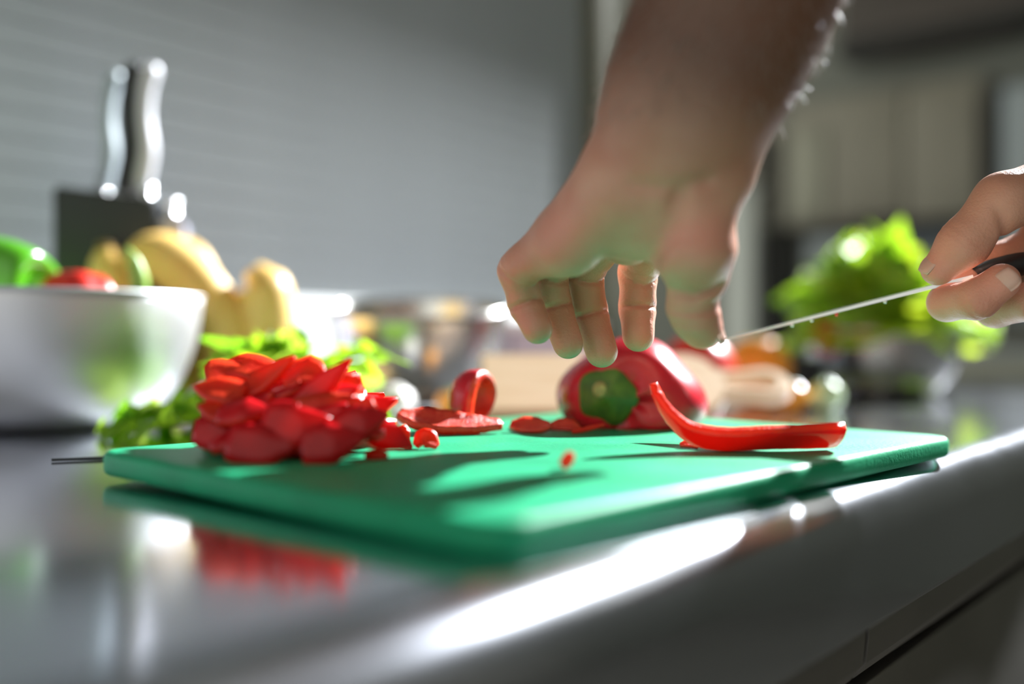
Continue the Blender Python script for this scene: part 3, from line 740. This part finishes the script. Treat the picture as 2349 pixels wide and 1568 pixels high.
# ------------------------------------------------------------------ knife block
def knife_block():
    c = G(256, .992); ang = math.radians(14)
    root = empty('knife_block', c); tag(root, 'black knife block standing by the wall', 'knife block'); root.rotation_euler.z = ang
    H = CZ+(HY-432)/F*.962
    bm = bmesh.new(); bmesh.ops.create_cube(bm, size=1); bmesh.ops.scale(bm, vec=(.092, .085, H), verts=bm.verts); bmesh.ops.translate(bm, vec=(0, 0, H/2), verts=bm.verts)
    for v in bm.verts:
        if v.co.z > .1 and v.co.x > 0: v.co.z -= .010
    bmesh.ops.bevel(bm, geom=bm.edges[:], offset=.003, segments=3, affect='EDGES'); b = bmobj('body', bm, M['block'], root); autosmooth(b)
    bm = bmesh.new(); bmesh.ops.create_cube(bm, size=1); bmesh.ops.scale(bm, vec=(.022, .078, H-.03), verts=bm.verts); bmesh.ops.translate(bm, vec=(.060, 0, (H-.03)/2+.003), verts=bm.verts)
    bmesh.ops.bevel(bm, geom=bm.edges[:], offset=.003, segments=3, affect='EDGES'); b = bmobj('lit_side', bm, M['block_lit'], root); autosmooth(b)  # pale box carrying the painted sunlight of the right face
    bm = bmesh.new(); bmesh.ops.create_cube(bm, size=1); bmesh.ops.scale(bm, vec=(.10, .095, .008), verts=bm.verts); bmesh.ops.translate(bm, vec=(.006, 0, .0042), verts=bm.verts)
    b = bmobj('foot', bm, M['black'], root)
    Rz = Matrix.Rotation(ang, 3, 'Z')
    def knife(lx, ly, zb, length, lean, m, label, steel=True, w_=.013):
        k = empty('kitchen_knife', c+Rz @ Vector((lx, ly, zb))); tag(k, label, 'knife', None); k.rotation_euler = (0, lean, ang)
        path = catmull([(0, 0, -.004), (.003, 0, length*.15), (.0055, 0, length*.35), (.001, 0, length*.6), (.001, 0, length*.8), (.004, 0, length*.96), (.0035, 0, length)], 26)
        rad = [lerp_list([.0115, .0135, .0135, .012, .0125, .0145, .008], i/26)*w_/.013 for i in range(27)]
        v, f = tube(path, rad, 14, flat=.75); mobj('handle', v, f, m, k)
        if steel:
            p2 = [p+Vector((.0150*w_/.013, -.003, 0)) for p in path]
            v, f = tube(p2, [r_*.80 for r_ in rad], 12, flat=.9); mobj('tang', v, f, M['satin'], k)
        v, f = tube([(0, 0, -.012), (0, 0, -.004), (0, 0, .004)], [.012, .0125, .0115], 14, flat=.8); mobj('bolster', v, f, M['blade'], k)
        return k
    knife(.012, -.008, H-.002, .130, math.radians(3), M['black'], 'tall black-handled knife with a bright steel back in the knife block')
    knife(-.012, .020, H+.002, .124, math.radians(4), M['far_blue'], 'light grey knife handle behind the black one in the block', False, .0105)
    knife(.030, -.018, H-.010, .014, math.radians(10), M['blade'], 'short steel knife end poking out of the block right of the tall handle', False, .009)
    knife(.052, -.010, H-.030, .022, math.radians(8), M['blade'], 'lowest steel knife end at the right side of the block', False, .010)
knife_block()

# ------------------------------------------------------------------ hands (signed distance field, meshed as one surface)
def V3(a): return np.array(tuple(a), dtype=np.float64)
def d_cap(p, a, b, ra, rb, n=None, fl=1.0):
    ba = b-a; pa = p-a; h = np.clip(pa@ba/max(ba@ba, 1e-12), 0, 1); q = pa-h[:, None]*ba; r = ra+(rb-ra)*h
    if n is not None:
        q = q+np.outer(q@n, n)*(1/fl-1); return (np.sqrt((q*q).sum(1))-r)*(fl if fl < 1 else 1)
    return np.sqrt((q*q).sum(1))-r
def smin(a, b, k):
    h = np.clip(.5+.5*(b-a)/k, 0, 1); return b+(a-b)*h-k*h*(1-h)
def chain(p, pts, rad, k=.003):
    d = None
    for i in range(len(pts)-1):
        c = d_cap(p, pts[i], pts[i+1], rad[i], rad[i+1]); d = c if d is None else smin(d, c, k)
    return d
def surface_net(fn, lo, hi, h):
    lo = np.array(lo); n = np.ceil((np.array(hi)-lo)/h).astype(int)+1
    B = 6; n = ((n+B-1)//B)*B+1; nb = (n-1)//B
    ctr = [lo[i]+(np.arange(nb[i])+.5)*B*h for i in range(3)]
    g = np.stack(np.meshgrid(*ctr, indexing='ij'), -1).reshape(-1, 3)
    dc = np.concatenate([fn(g[i:i+200000]) for i in range(0, len(g), 200000)]).reshape(nb)
    act = np.abs(dc) < B*h*1.35
    D = np.full(n, 1.0, np.float32)
    D[:-1, :-1, :-1] = np.where(np.repeat(np.repeat(np.repeat(dc, B, 0), B, 1), B, 2) < 0, -1, 1)
    D[-1] = 1; D[:, -1] = 1; D[:, :, -1] = 1
    m = np.zeros(n, bool); m[:-1, :-1, :-1] = np.repeat(np.repeat(np.repeat(act, B, 0), B, 1), B, 2)
    m[1:] |= m[:-1]; m[:, 1:] |= m[:, :-1]; m[:, :, 1:] |= m[:, :, :-1]
    idx = np.argwhere(m); pts = lo+idx*h
    D[tuple(idx.T)] = np.concatenate([fn(pts[i:i+200000]) for i in range(0, len(pts), 200000)])
    s = D < 0
    c = [(0, 0, 0), (1, 0, 0), (0, 1, 0), (1, 1, 0), (0, 0, 1), (1, 0, 1), (0, 1, 1), (1, 1, 1)]
    def sh(A, o): return A[o[0]:A.shape[0]-1+o[0], o[1]:A.shape[1]-1+o[1], o[2]:A.shape[2]-1+o[2]]
    cnt = sum(sh(s, o).astype(np.int8) for o in c); mix = (cnt > 0) & (cnt < 8)
    ci = np.argwhere(mix); vid = -np.ones(mix.shape, np.int64); vid[tuple(ci.T)] = np.arange(len(ci))
    vals = np.stack([D[tuple((ci+np.array(o)).T)] for o in c], 1)
    acc = np.zeros((len(ci), 3)); num = np.zeros(len(ci))
    for a in range(8):
        for b in range(a+1, 8):
            df = np.array(c[b])-np.array(c[a])
            if np.abs(df).sum() != 1: continue
            va, vb = vals[:, a], vals[:, b]; x = (va < 0) != (vb < 0)
            t = np.where(x, va/np.where(x, va-vb, 1), 0)
            acc += np.where(x[:, None], np.array(c[a])+t[:, None]*df, 0); num += x
    V_ = lo+(ci+acc/num[:, None])*h
    quads = []
    for ax in range(3):
        o1 = [0, 0, 0]; o1[ax] = 1
        s0 = s[:-1, :-1, :-1]; s1 = sh(s, o1)
        e = np.argwhere((s0 != s1)); b_, c_ = [i for i in range(3) if i != ax]
        e = e[(e[:, b_] > 0) & (e[:, c_] > 0)]
        db = np.zeros(3, int); db[b_] = 1; dcv = np.zeros(3, int); dcv[c_] = 1
        q = np.stack([vid[tuple((e-db-dcv).T)], vid[tuple((e-dcv).T)], vid[tuple(e.T)], vid[tuple((e-db).T)]], 1)
        flip = s0[tuple(e.T)]
        if ax == 1: flip = ~flip
        q = np.where(flip[:, None], q, q[:, ::-1]); quads.append(q)
    Q = np.concatenate(quads); Q = Q[(Q >= 0).all(1)]
    for _ in range(2):                                   # light smoothing
        acc = np.zeros_like(V_); cn = np.zeros(len(V_))
        for i in range(4):
            np.add.at(acc, Q[:, i], V_[Q[:, (i+1) % 4]]); np.add.at(cn, Q[:, i], 1)
            np.add.at(acc, Q[:, i], V_[Q[:, (i+3) % 4]]); np.add.at(cn, Q[:, i], 1)
        V_ = V_*.5+.5*acc/np.maximum(cn, 1)[:, None]
    return V_, Q
def flush_attr(o, V_, tips, r_):
    a = o.data.attributes.new('flush', 'FLOAT', 'POINT'); f_ = np.zeros(len(V_))
    for t_ in tips: f_ = np.maximum(f_, np.exp(-((V_-t_)**2).sum(1)/r_**2))
    a.data.foreach_set('value', f_.astype(np.float32))
def arm_shade_attr(o, V_, a0, a1):  # weight of the painted forearm shade, growing away from the hand
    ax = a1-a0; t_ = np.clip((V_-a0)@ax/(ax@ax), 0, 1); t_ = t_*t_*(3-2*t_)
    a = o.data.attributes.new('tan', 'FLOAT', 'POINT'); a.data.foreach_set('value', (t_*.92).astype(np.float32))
def np_mesh(name, V_, Q, m, parent):
    me = bpy.data.meshes.new(name); me.vertices.add(len(V_)); me.vertices.foreach_set('co', V_.astype(np.float32).ravel())
    me.loops.add(Q.size); me.loops.foreach_set('vertex_index', Q.astype(np.int32).ravel())
    me.polygons.add(len(Q)); me.polygons.foreach_set('loop_start', np.arange(0, Q.size, 4, dtype=np.int32)); me.polygons.foreach_set('use_smooth', np.ones(len(Q), bool))
    me.update(calc_edges=True); me.validate(); me.materials.append(m)
    o = bpy.data.objects.new(name, me); COL.objects.link(o); o.parent = parent; return o
def crease(p, j, t, out, depth, sig, rad):
    """groove across a finger at j, axis t, only on the side 'out' points to"""
    q = p-j; x = q@t; sd_ = np.clip((q@out)/rad*1.2+.35, 0, 1); r2 = (q*q).sum(1)
    return depth*np.exp(-(x/sig)**2)*sd_*np.exp(-(r2/(1.9*rad)**2)**2)
def px(*a): return V3(P(*a))
CAMV = np.array([0, -1.0, -.25]); CAMV /= np.linalg.norm(CAMV)

# -- left hand
LF = {
 'little': ([px(1292, 524, .487), px(1186, 620, .508), px(1206, 698, .513), px(1233, 754, .506)], [.0108, .0094, .0085, .0078]),
 'ring': ([px(1345, 505, .503), px(1260, 622, .527), px(1274, 706, .532), px(1303, 788, .524)], [.0122, .0095, .0087, .0081]),
 'middle': ([px(1425, 498, .513), px(1339, 622, .541), px(1354, 722, .546), px(1380, 806, .538)], [.0122, .0104, .0094, .0088]),
 'index': ([px(1520, 508, .513), px(1464, 622, .546), px(1462, 706, .547), px(1464, 770, .542)], [.0122, .0105, .0096, .0087])}
TH = ([px(1600, 575, .462), px(1600, 632, .466), px(1584, 702, .471), px(1600, 730, .472), px(1616, 756, .475)], [.0165, .0135, .0106, .0100, .0086])
palm = [(px(1412, 400, .456), px(1292, 524, .487), .0150, .0112), (px(1455, 395, .462), px(1345, 505, .503), .016, .0135), (px(1510, 395, .464), px(1425, 498, .513), .016, .0138),
        (px(1560, 395, .462), px(1520, 508, .513), .016, .0138), (px(1420, 440, .455), px(1300, 555, .478), .0185, .0150), (px(1310, 560, .478), px(1205, 606, .500), .0128, .0092),
        (px(1602, 430, .452), px(1586, 560, .456), .0150, .0200), (px(1500, 470, .466), px(1440, 530, .492), .020, .017), (px(1540, 430, .452), px(1450, 510, .470), .018, .016)]
arm = [px(1512, 392, .456), px(1565, 270, .444), px(1625, 150, .435), px(1700, -10, .424), px(1880, -420, .395), px(2050, -800, .37)]
arm_r = [.0318, .0312, .0330, .0356, .0425, .0455]
AN = np.array([.18, -.95, -.25]); AN /= np.linalg.norm(AN)
def tang(ch, i):
    t = ch[min(i+1, len(ch)-1)]-ch[i-1]; return t/np.linalg.norm(t)
def left_sdf(p):
    a = None
    for i in range(len(arm)-1):
        c = d_cap(p, arm[i], arm[i+1], arm_r[i], arm_r[i+1], AN, .78); a = c if a is None else smin(a, c, .02)
    # tendons and the wrist bone
    a = smin(a, d_cap(p, px(1690, 60, .412), px(1530, 400, .438), .006, .006), .012)
    a = smin(a, d_cap(p, px(1600, 60, .414), px(1490, 380, .440), .005, .005), .014)
    a = smin(a, d_cap(p, px(1660, 330, .448), px(1665, 420, .448), .007, .008), .018)
    for (x, y, r0, r1) in palm: a = smin(a, d_cap(p, x, y, r0, r1), .010)
    f = None
    for k_, (pts, rad) in LF.items():
        c = chain(p, pts, rad, .004)
        # finger pad bulges on the camera side
        for i in (1, 2):
            mid = (pts[i]+pts[i+1])/2+CAMV*rad[i+1]*.30; dr = (pts[i+1]-pts[i])
            c = smin(c, d_cap(p, mid-dr*.18, mid+dr*.18, rad[i+1]*.80, rad[i+1]*.80), .003)
        for i in (1, 2): c = c+crease(p, pts[i], tang(pts, i), CAMV, .0019, .0011, rad[i])
        c = c+crease(p, pts[1]*.86+pts[0]*.14, tang(pts, 1), CAMV, .0006, .0009, rad[1])
        f = c if f is None else np.minimum(f, c)
    t = chain(p, *TH, .005)
    t = smin(t, d_cap(p, TH[0][3]+np.array([-.0022, -.0016, -.001]), TH[0][4]+np.array([-.0020, -.0012, -.0005]), .0092, .0082), .003)
    tt = tang(TH[0], 2)
    for off, dp in ((0, .0010), (-.0035, .0006), (.006, .0005)):
        t = t+crease(p, TH[0][2]+tt*off, tt, CAMV, dp, .0009, .0115)
    f = smin(f, t, .0015)
    d = smin(a, f, .0065)
    # palm creases: thumb fold, wrist folds
    def line_groove(pts_, dep, sig):
        g = 0
        for i in range(len(pts_)-1):
            g = np.maximum(g, np.exp(-(np.maximum(d_cap(p, pts_[i], pts_[i+1], 0, 0), 0)/sig)**2))
        return g*dep
    d = d+line_groove([px(1495, 600, .452), px(1520, 555, .440), px(1550, 500, .434), px(1558, 450, .432)], .0034, .0045)
    d = d+line_groove([px(1450, 425, .430), px(1530, 432, .428), px(1620, 415, .430)], .0014, .0035)
    d = d+line_groove([px(1540, 668, .460), px(1590, 676, .457), px(1645, 655, .456)], .0046, .0026)
    d = d+line_groove([px(1575, 635, .452), px(1625, 620, .452), px(1670, 575, .452)], .0010, .0025)
    return d
person = empty('person', (.45, .30, -.9)); tag(person, 'person out of frame, bare forearms, one hand reaching down, the other holding a knife', 'person')
Vl, Ql = surface_net(left_sdf, (-.015, .30, .045), (.235, .575, .385), .00105)
larm = np_mesh('left_arm', Vl-V3(person.location), Ql, M['skin'], person); flush_attr(larm, Vl, [c[0][3] for c in LF.values()]+[TH[0][-1], px(1300, 545, .46), px(1590, 540, .44)], .016); arm_shade_attr(larm, Vl, px(1500, 480, .455), px(1640, 110, .432)); larm['label'] = 'bare forearm and hand reaching down over the pepper'

def nail(name, center, axis, normal, wd, ln, parent, lift=.0003):
    axis = Vector(axis).normalized(); normal = Vector(normal); normal = (normal-axis*normal.dot(axis)).normalized(); side = axis.cross(normal)
    verts, faces = [], []; nu, nv = 8, 8
    for i in range(nu+1):
        t = i/nu*2-1
        for j in range(nv+1):
            v = j/nv*2-1
            e = (1-.35*max(0, abs(t)-.3)**1.5) if True else 1
            verts.append(Vector(center)+axis*(t*ln/2*(1-.18*v*v))+side*(v*wd/2*e)-normal*(.30*wd/2*v*v+.08*ln*t*t)+normal*lift-Vector(person.location))
    n = len(verts); verts += [v-normal*.0006 for v in verts[:n]]
    for i in range(nu):
        for j in range(nv):
            a = i*(nv+1)+j; faces.append((a, a+1, a+nv+2, a+nv+1)); faces.append((n+a, n+a+nv+1, n+a+nv+2, n+a+1))
    for i in range(nu):
        for j in (0, nv): a = i*(nv+1)+j; faces.append((a, a+nv+1, n+a+nv+1, n+a))
    for j in range(nv):
        for i in (0, nu): a = i*(nv+1)+j; faces.append((a, a+1, n+a+1, n+a))
    return mobj(name, verts, faces, M['nail'], parent)
# left thumb nail on its outer side
nail('fingernail', TH[0][4]+np.array([.0072, -.0028, .0004]), TH[0][4]-TH[0][2], (1, -.42, .25), .0115, .0130, larm, .0006)
# fine hairs along the forearm
def arm_hair(V_, parent, loc, zmin, count, seed):
    r = np.random.default_rng(seed); ok = np.where(V_[:, 2] > zmin)[0]; pick = r.choice(ok, count)
    me = parent.data; nrm = np.empty(len(me.vertices)*3, np.float32); me.vertices.foreach_get('normal', nrm); nrm = nrm.reshape(-1, 3)
    verts, faces = [], []
    ax = arm[0]-arm[3]; ax /= np.linalg.norm(ax)
    for i in pick:
        nv_ = nrm[i]; d = nv_*r.uniform(.35, .7)+ax*.6+r.normal(0, .2, 3); d /= np.linalg.norm(d); L_ = r.uniform(.004, .009)
        s = np.cross(d, [0, 0, 1]); s = s/np.linalg.norm(s)*.00011; s2 = np.cross(d, s)
        b = V_[i]-loc; n = len(verts); m_ = b+d*L_*.6+nv_*.0004
        verts += [b+s, b-s*.5+s2*.87, b-s*.5-s2*.87, m_+s*.8, m_-s*.4+s2*.7, m_-s*.4-s2*.7, b+d*L_+ax*.001]
        faces += [(n, n+1, n+4, n+3), (n+1, n+2, n+5, n+4), (n+2, n, n+3, n+5), (n+3, n+4, n+6), (n+4, n+5, n+6), (n+5, n+3, n+6)]
    o = mobj('arm_hair', verts, faces, M['hair'], parent); o['kind'] = 'stuff'; return o
arm_hair(Vl, larm, V3(person.location), .160, 3200, 4)

# -- right hand
def pxr(a, b, d): return V3(P(a, b, d*1.08))
RT = ([pxr(2420, 430, .498), pxr(2300, 462, .492), pxr(2207, 558, .495), pxr(2150, 618, .500)], [.0175, .0145, .0120, .0086])
RI = ([pxr(2440, 545, .525), pxr(2290, 606, .523), pxr(2172, 694, .510), pxr(2242, 686, .490), pxr(2298, 645, .483)], [.0145, .0115, .0098, .0104, .0094])
RM = ([pxr(2540, 600, .535), pxr(2400, 650, .530), pxr(2283, 708, .515), pxr(2372, 690, .492), pxr(2440, 650, .486)], [.014, .0120, .0100, .0102, .0090])
RR = ([pxr(2640, 640, .540), pxr(2500, 690, .535), pxr(2410, 730, .522), pxr(2490, 715, .500), pxr(2550, 680, .494)], [.014, .0115, .0098, .0098, .0085])
RL = ([pxr(2720, 650, .545), pxr(2600, 710, .540), pxr(2520, 745, .528), pxr(2590, 735, .508), pxr(2640, 700, .502)], [.013, .0105, .0090, .0090, .008])
RP = [(pxr(2440, 500, .520), pxr(2640, 500, .535), .021, .027), (pxr(2540, 560, .530), pxr(2720, 520, .54), .024, .027), (pxr(2400, 440, .505), pxr(2620, 430, .52), .016, .024), (pxr(2700, 490, .54), pxr(2850, 420, .55), .029, .031)]
RA = [pxr(2850, 420, .55), pxr(3150, 300, .555), pxr(3600, 120, .56)]
def right_sdf(p):
    a = None
    for x, y, r0, r1 in RP: c = d_cap(p, x, y, r0, r1); a = c if a is None else smin(a, c, .012)
    a = smin(a, chain(p, RA, [.030, .034, .043], .02), .015)
    f = None
    for pts, rad in (RI, RM, RR, RL):
        c = chain(p, pts, rad, .004)
        c = c+crease(p, pts[3], tang(pts, 3), -CAMV*0+np.array([0, -.3, -.95]), .0006, .0012, rad[3])
        f = c if f is None else np.minimum(f, c)
    d = smin(a, f, .006)
    t = chain(p, *RT, .006)
    # thumb: pad towards the blade, knuckle wrinkle
    t = smin(t, d_cap(p, RT[0][2]+np.array([.004, -.001, -.002]), RT[0][3]+np.array([.003, 0, .001]), .0095, .0068), .004)
    tt = tang(RT[0], 2)
    for off in (-.002, .0015): t = t+crease(p, RT[0][2]+tt*off, tt, np.array([-.7, -.4, .6]), .0005, .0007, .012)
    t = t+crease(p, RT[0][1]*.6+RT[0][2]*.4, tang(RT[0], 1), np.array([.8, -.4, -.45]), .0022, .0028, .013)
    return smin(d, t, .0016)
Vr, Qr = surface_net(right_sdf, (.20, .46, .050), (.715, .67, .315), .0011)
rarm = np_mesh('right_arm', Vr-V3(person.location), Qr, M['skin'], person); flush_attr(rarm, Vr, [RT[0][-1], RI[0][-1], RM[0][-1], RI[0][2]], .014); arm_shade_attr(rarm, Vr, pxr(2150, 640, .5), pxr(2900, 300, .5)); rarm['label'] = 'bare right hand gripping the knife'
nail('fingernail', RI[0][4]+np.array([-.0018, -.0090, -.0006]), RI[0][4]-RI[0][3], (-.08, -1, .02), .0118, .0120, rarm, .0007)
nail('fingernail', RM[0][4]+np.array([-.0006, -.0088, .0006]), RM[0][4]-RM[0][3], (-.05, -1, .12), .0125, .0125, rarm)
nail('fingernail', RT[0][3]+np.array([-.0066, -.0030, .0040]), RT[0][3]-RT[0][2], (-.85, -.36, .42), .0110, .0130, rarm, .0005)

# -- knife in the right hand (blade held nearly flat, edge-on to us)
def held_knife():
    tip, heel, end = P(1655, 780, .600), P(2232, 634, .545), P(2620, 520, .575)
    root = empty('chef_knife', heel); tag(root, 'thin steel knife held in the right hand, blade seen edge-on', 'knife')
    ax = (tip-heel).normalized(); dep = Vector((.318, .97, .068)); dep = (dep-ax*dep.dot(ax)).normalized(); nr = ax.cross(dep).normalized()
    if nr.z < 0: nr = -nr
    Lb = (tip-heel).length; verts, faces = [], []
    N = 24
    for i in range(N+1):
        t = i/N; c = ax*(Lb*t)
        wd = .030*(1-max(0, (t-.55)/.45)**1.8*.98); th = .0011*(1-.45*t)
        back = -.004+ .003*max(0, t-.6)
        for (dd, tt) in ((back, th), (back+wd, .00015)):
            verts += [c+dep*dd+nr*tt, c+dep*dd-nr*tt]
    for i in range(N):
        a = i*4; b = a+4
        faces += [(a, b, b+2, a+2), (a+1, a+3, b+3, b+1), (a, a+1, b+1, b), (a+2, b+2, b+3, a+3)]
    faces += [(0, 2, 3, 1), (N*4, N*4+1, N*4+3, N*4+2)]
    bl = mobj('blade', verts, faces, M['blade'], root, False)
    hp = [Vector((0, 0, 0))+dep*.008, (end-heel)*.12+dep*.008, (end-heel)*.35+dep*.008, (end-heel)*.7+dep*.008, (end-heel)+dep*.008]
    v, f = tube(catmull(hp, 16), [lerp_list([.0062, .0090, .0105, .0098, .0110, .0080], k/16) for k in range(17)], 14, flat=.75); mobj('handle', v, f, M['black'], root)
    for k, t in enumerate((.52, .33, .62, .70)):
        c = ax*(Lb*t)-nr*.0016+dep*(-.003)
        v, f = sphere_pts(lambda u, a: c+Vector((math.sin(u*math.pi)*.0011*math.cos(a), math.sin(u*math.pi)*.0011*math.sin(a), -math.cos(u*math.pi)*(.0016 if k == 0 else .001))), 6, 8)
        mobj('droplet', v, f, M['flesh'] if k == 0 else M['white'], bl)
held_knife()
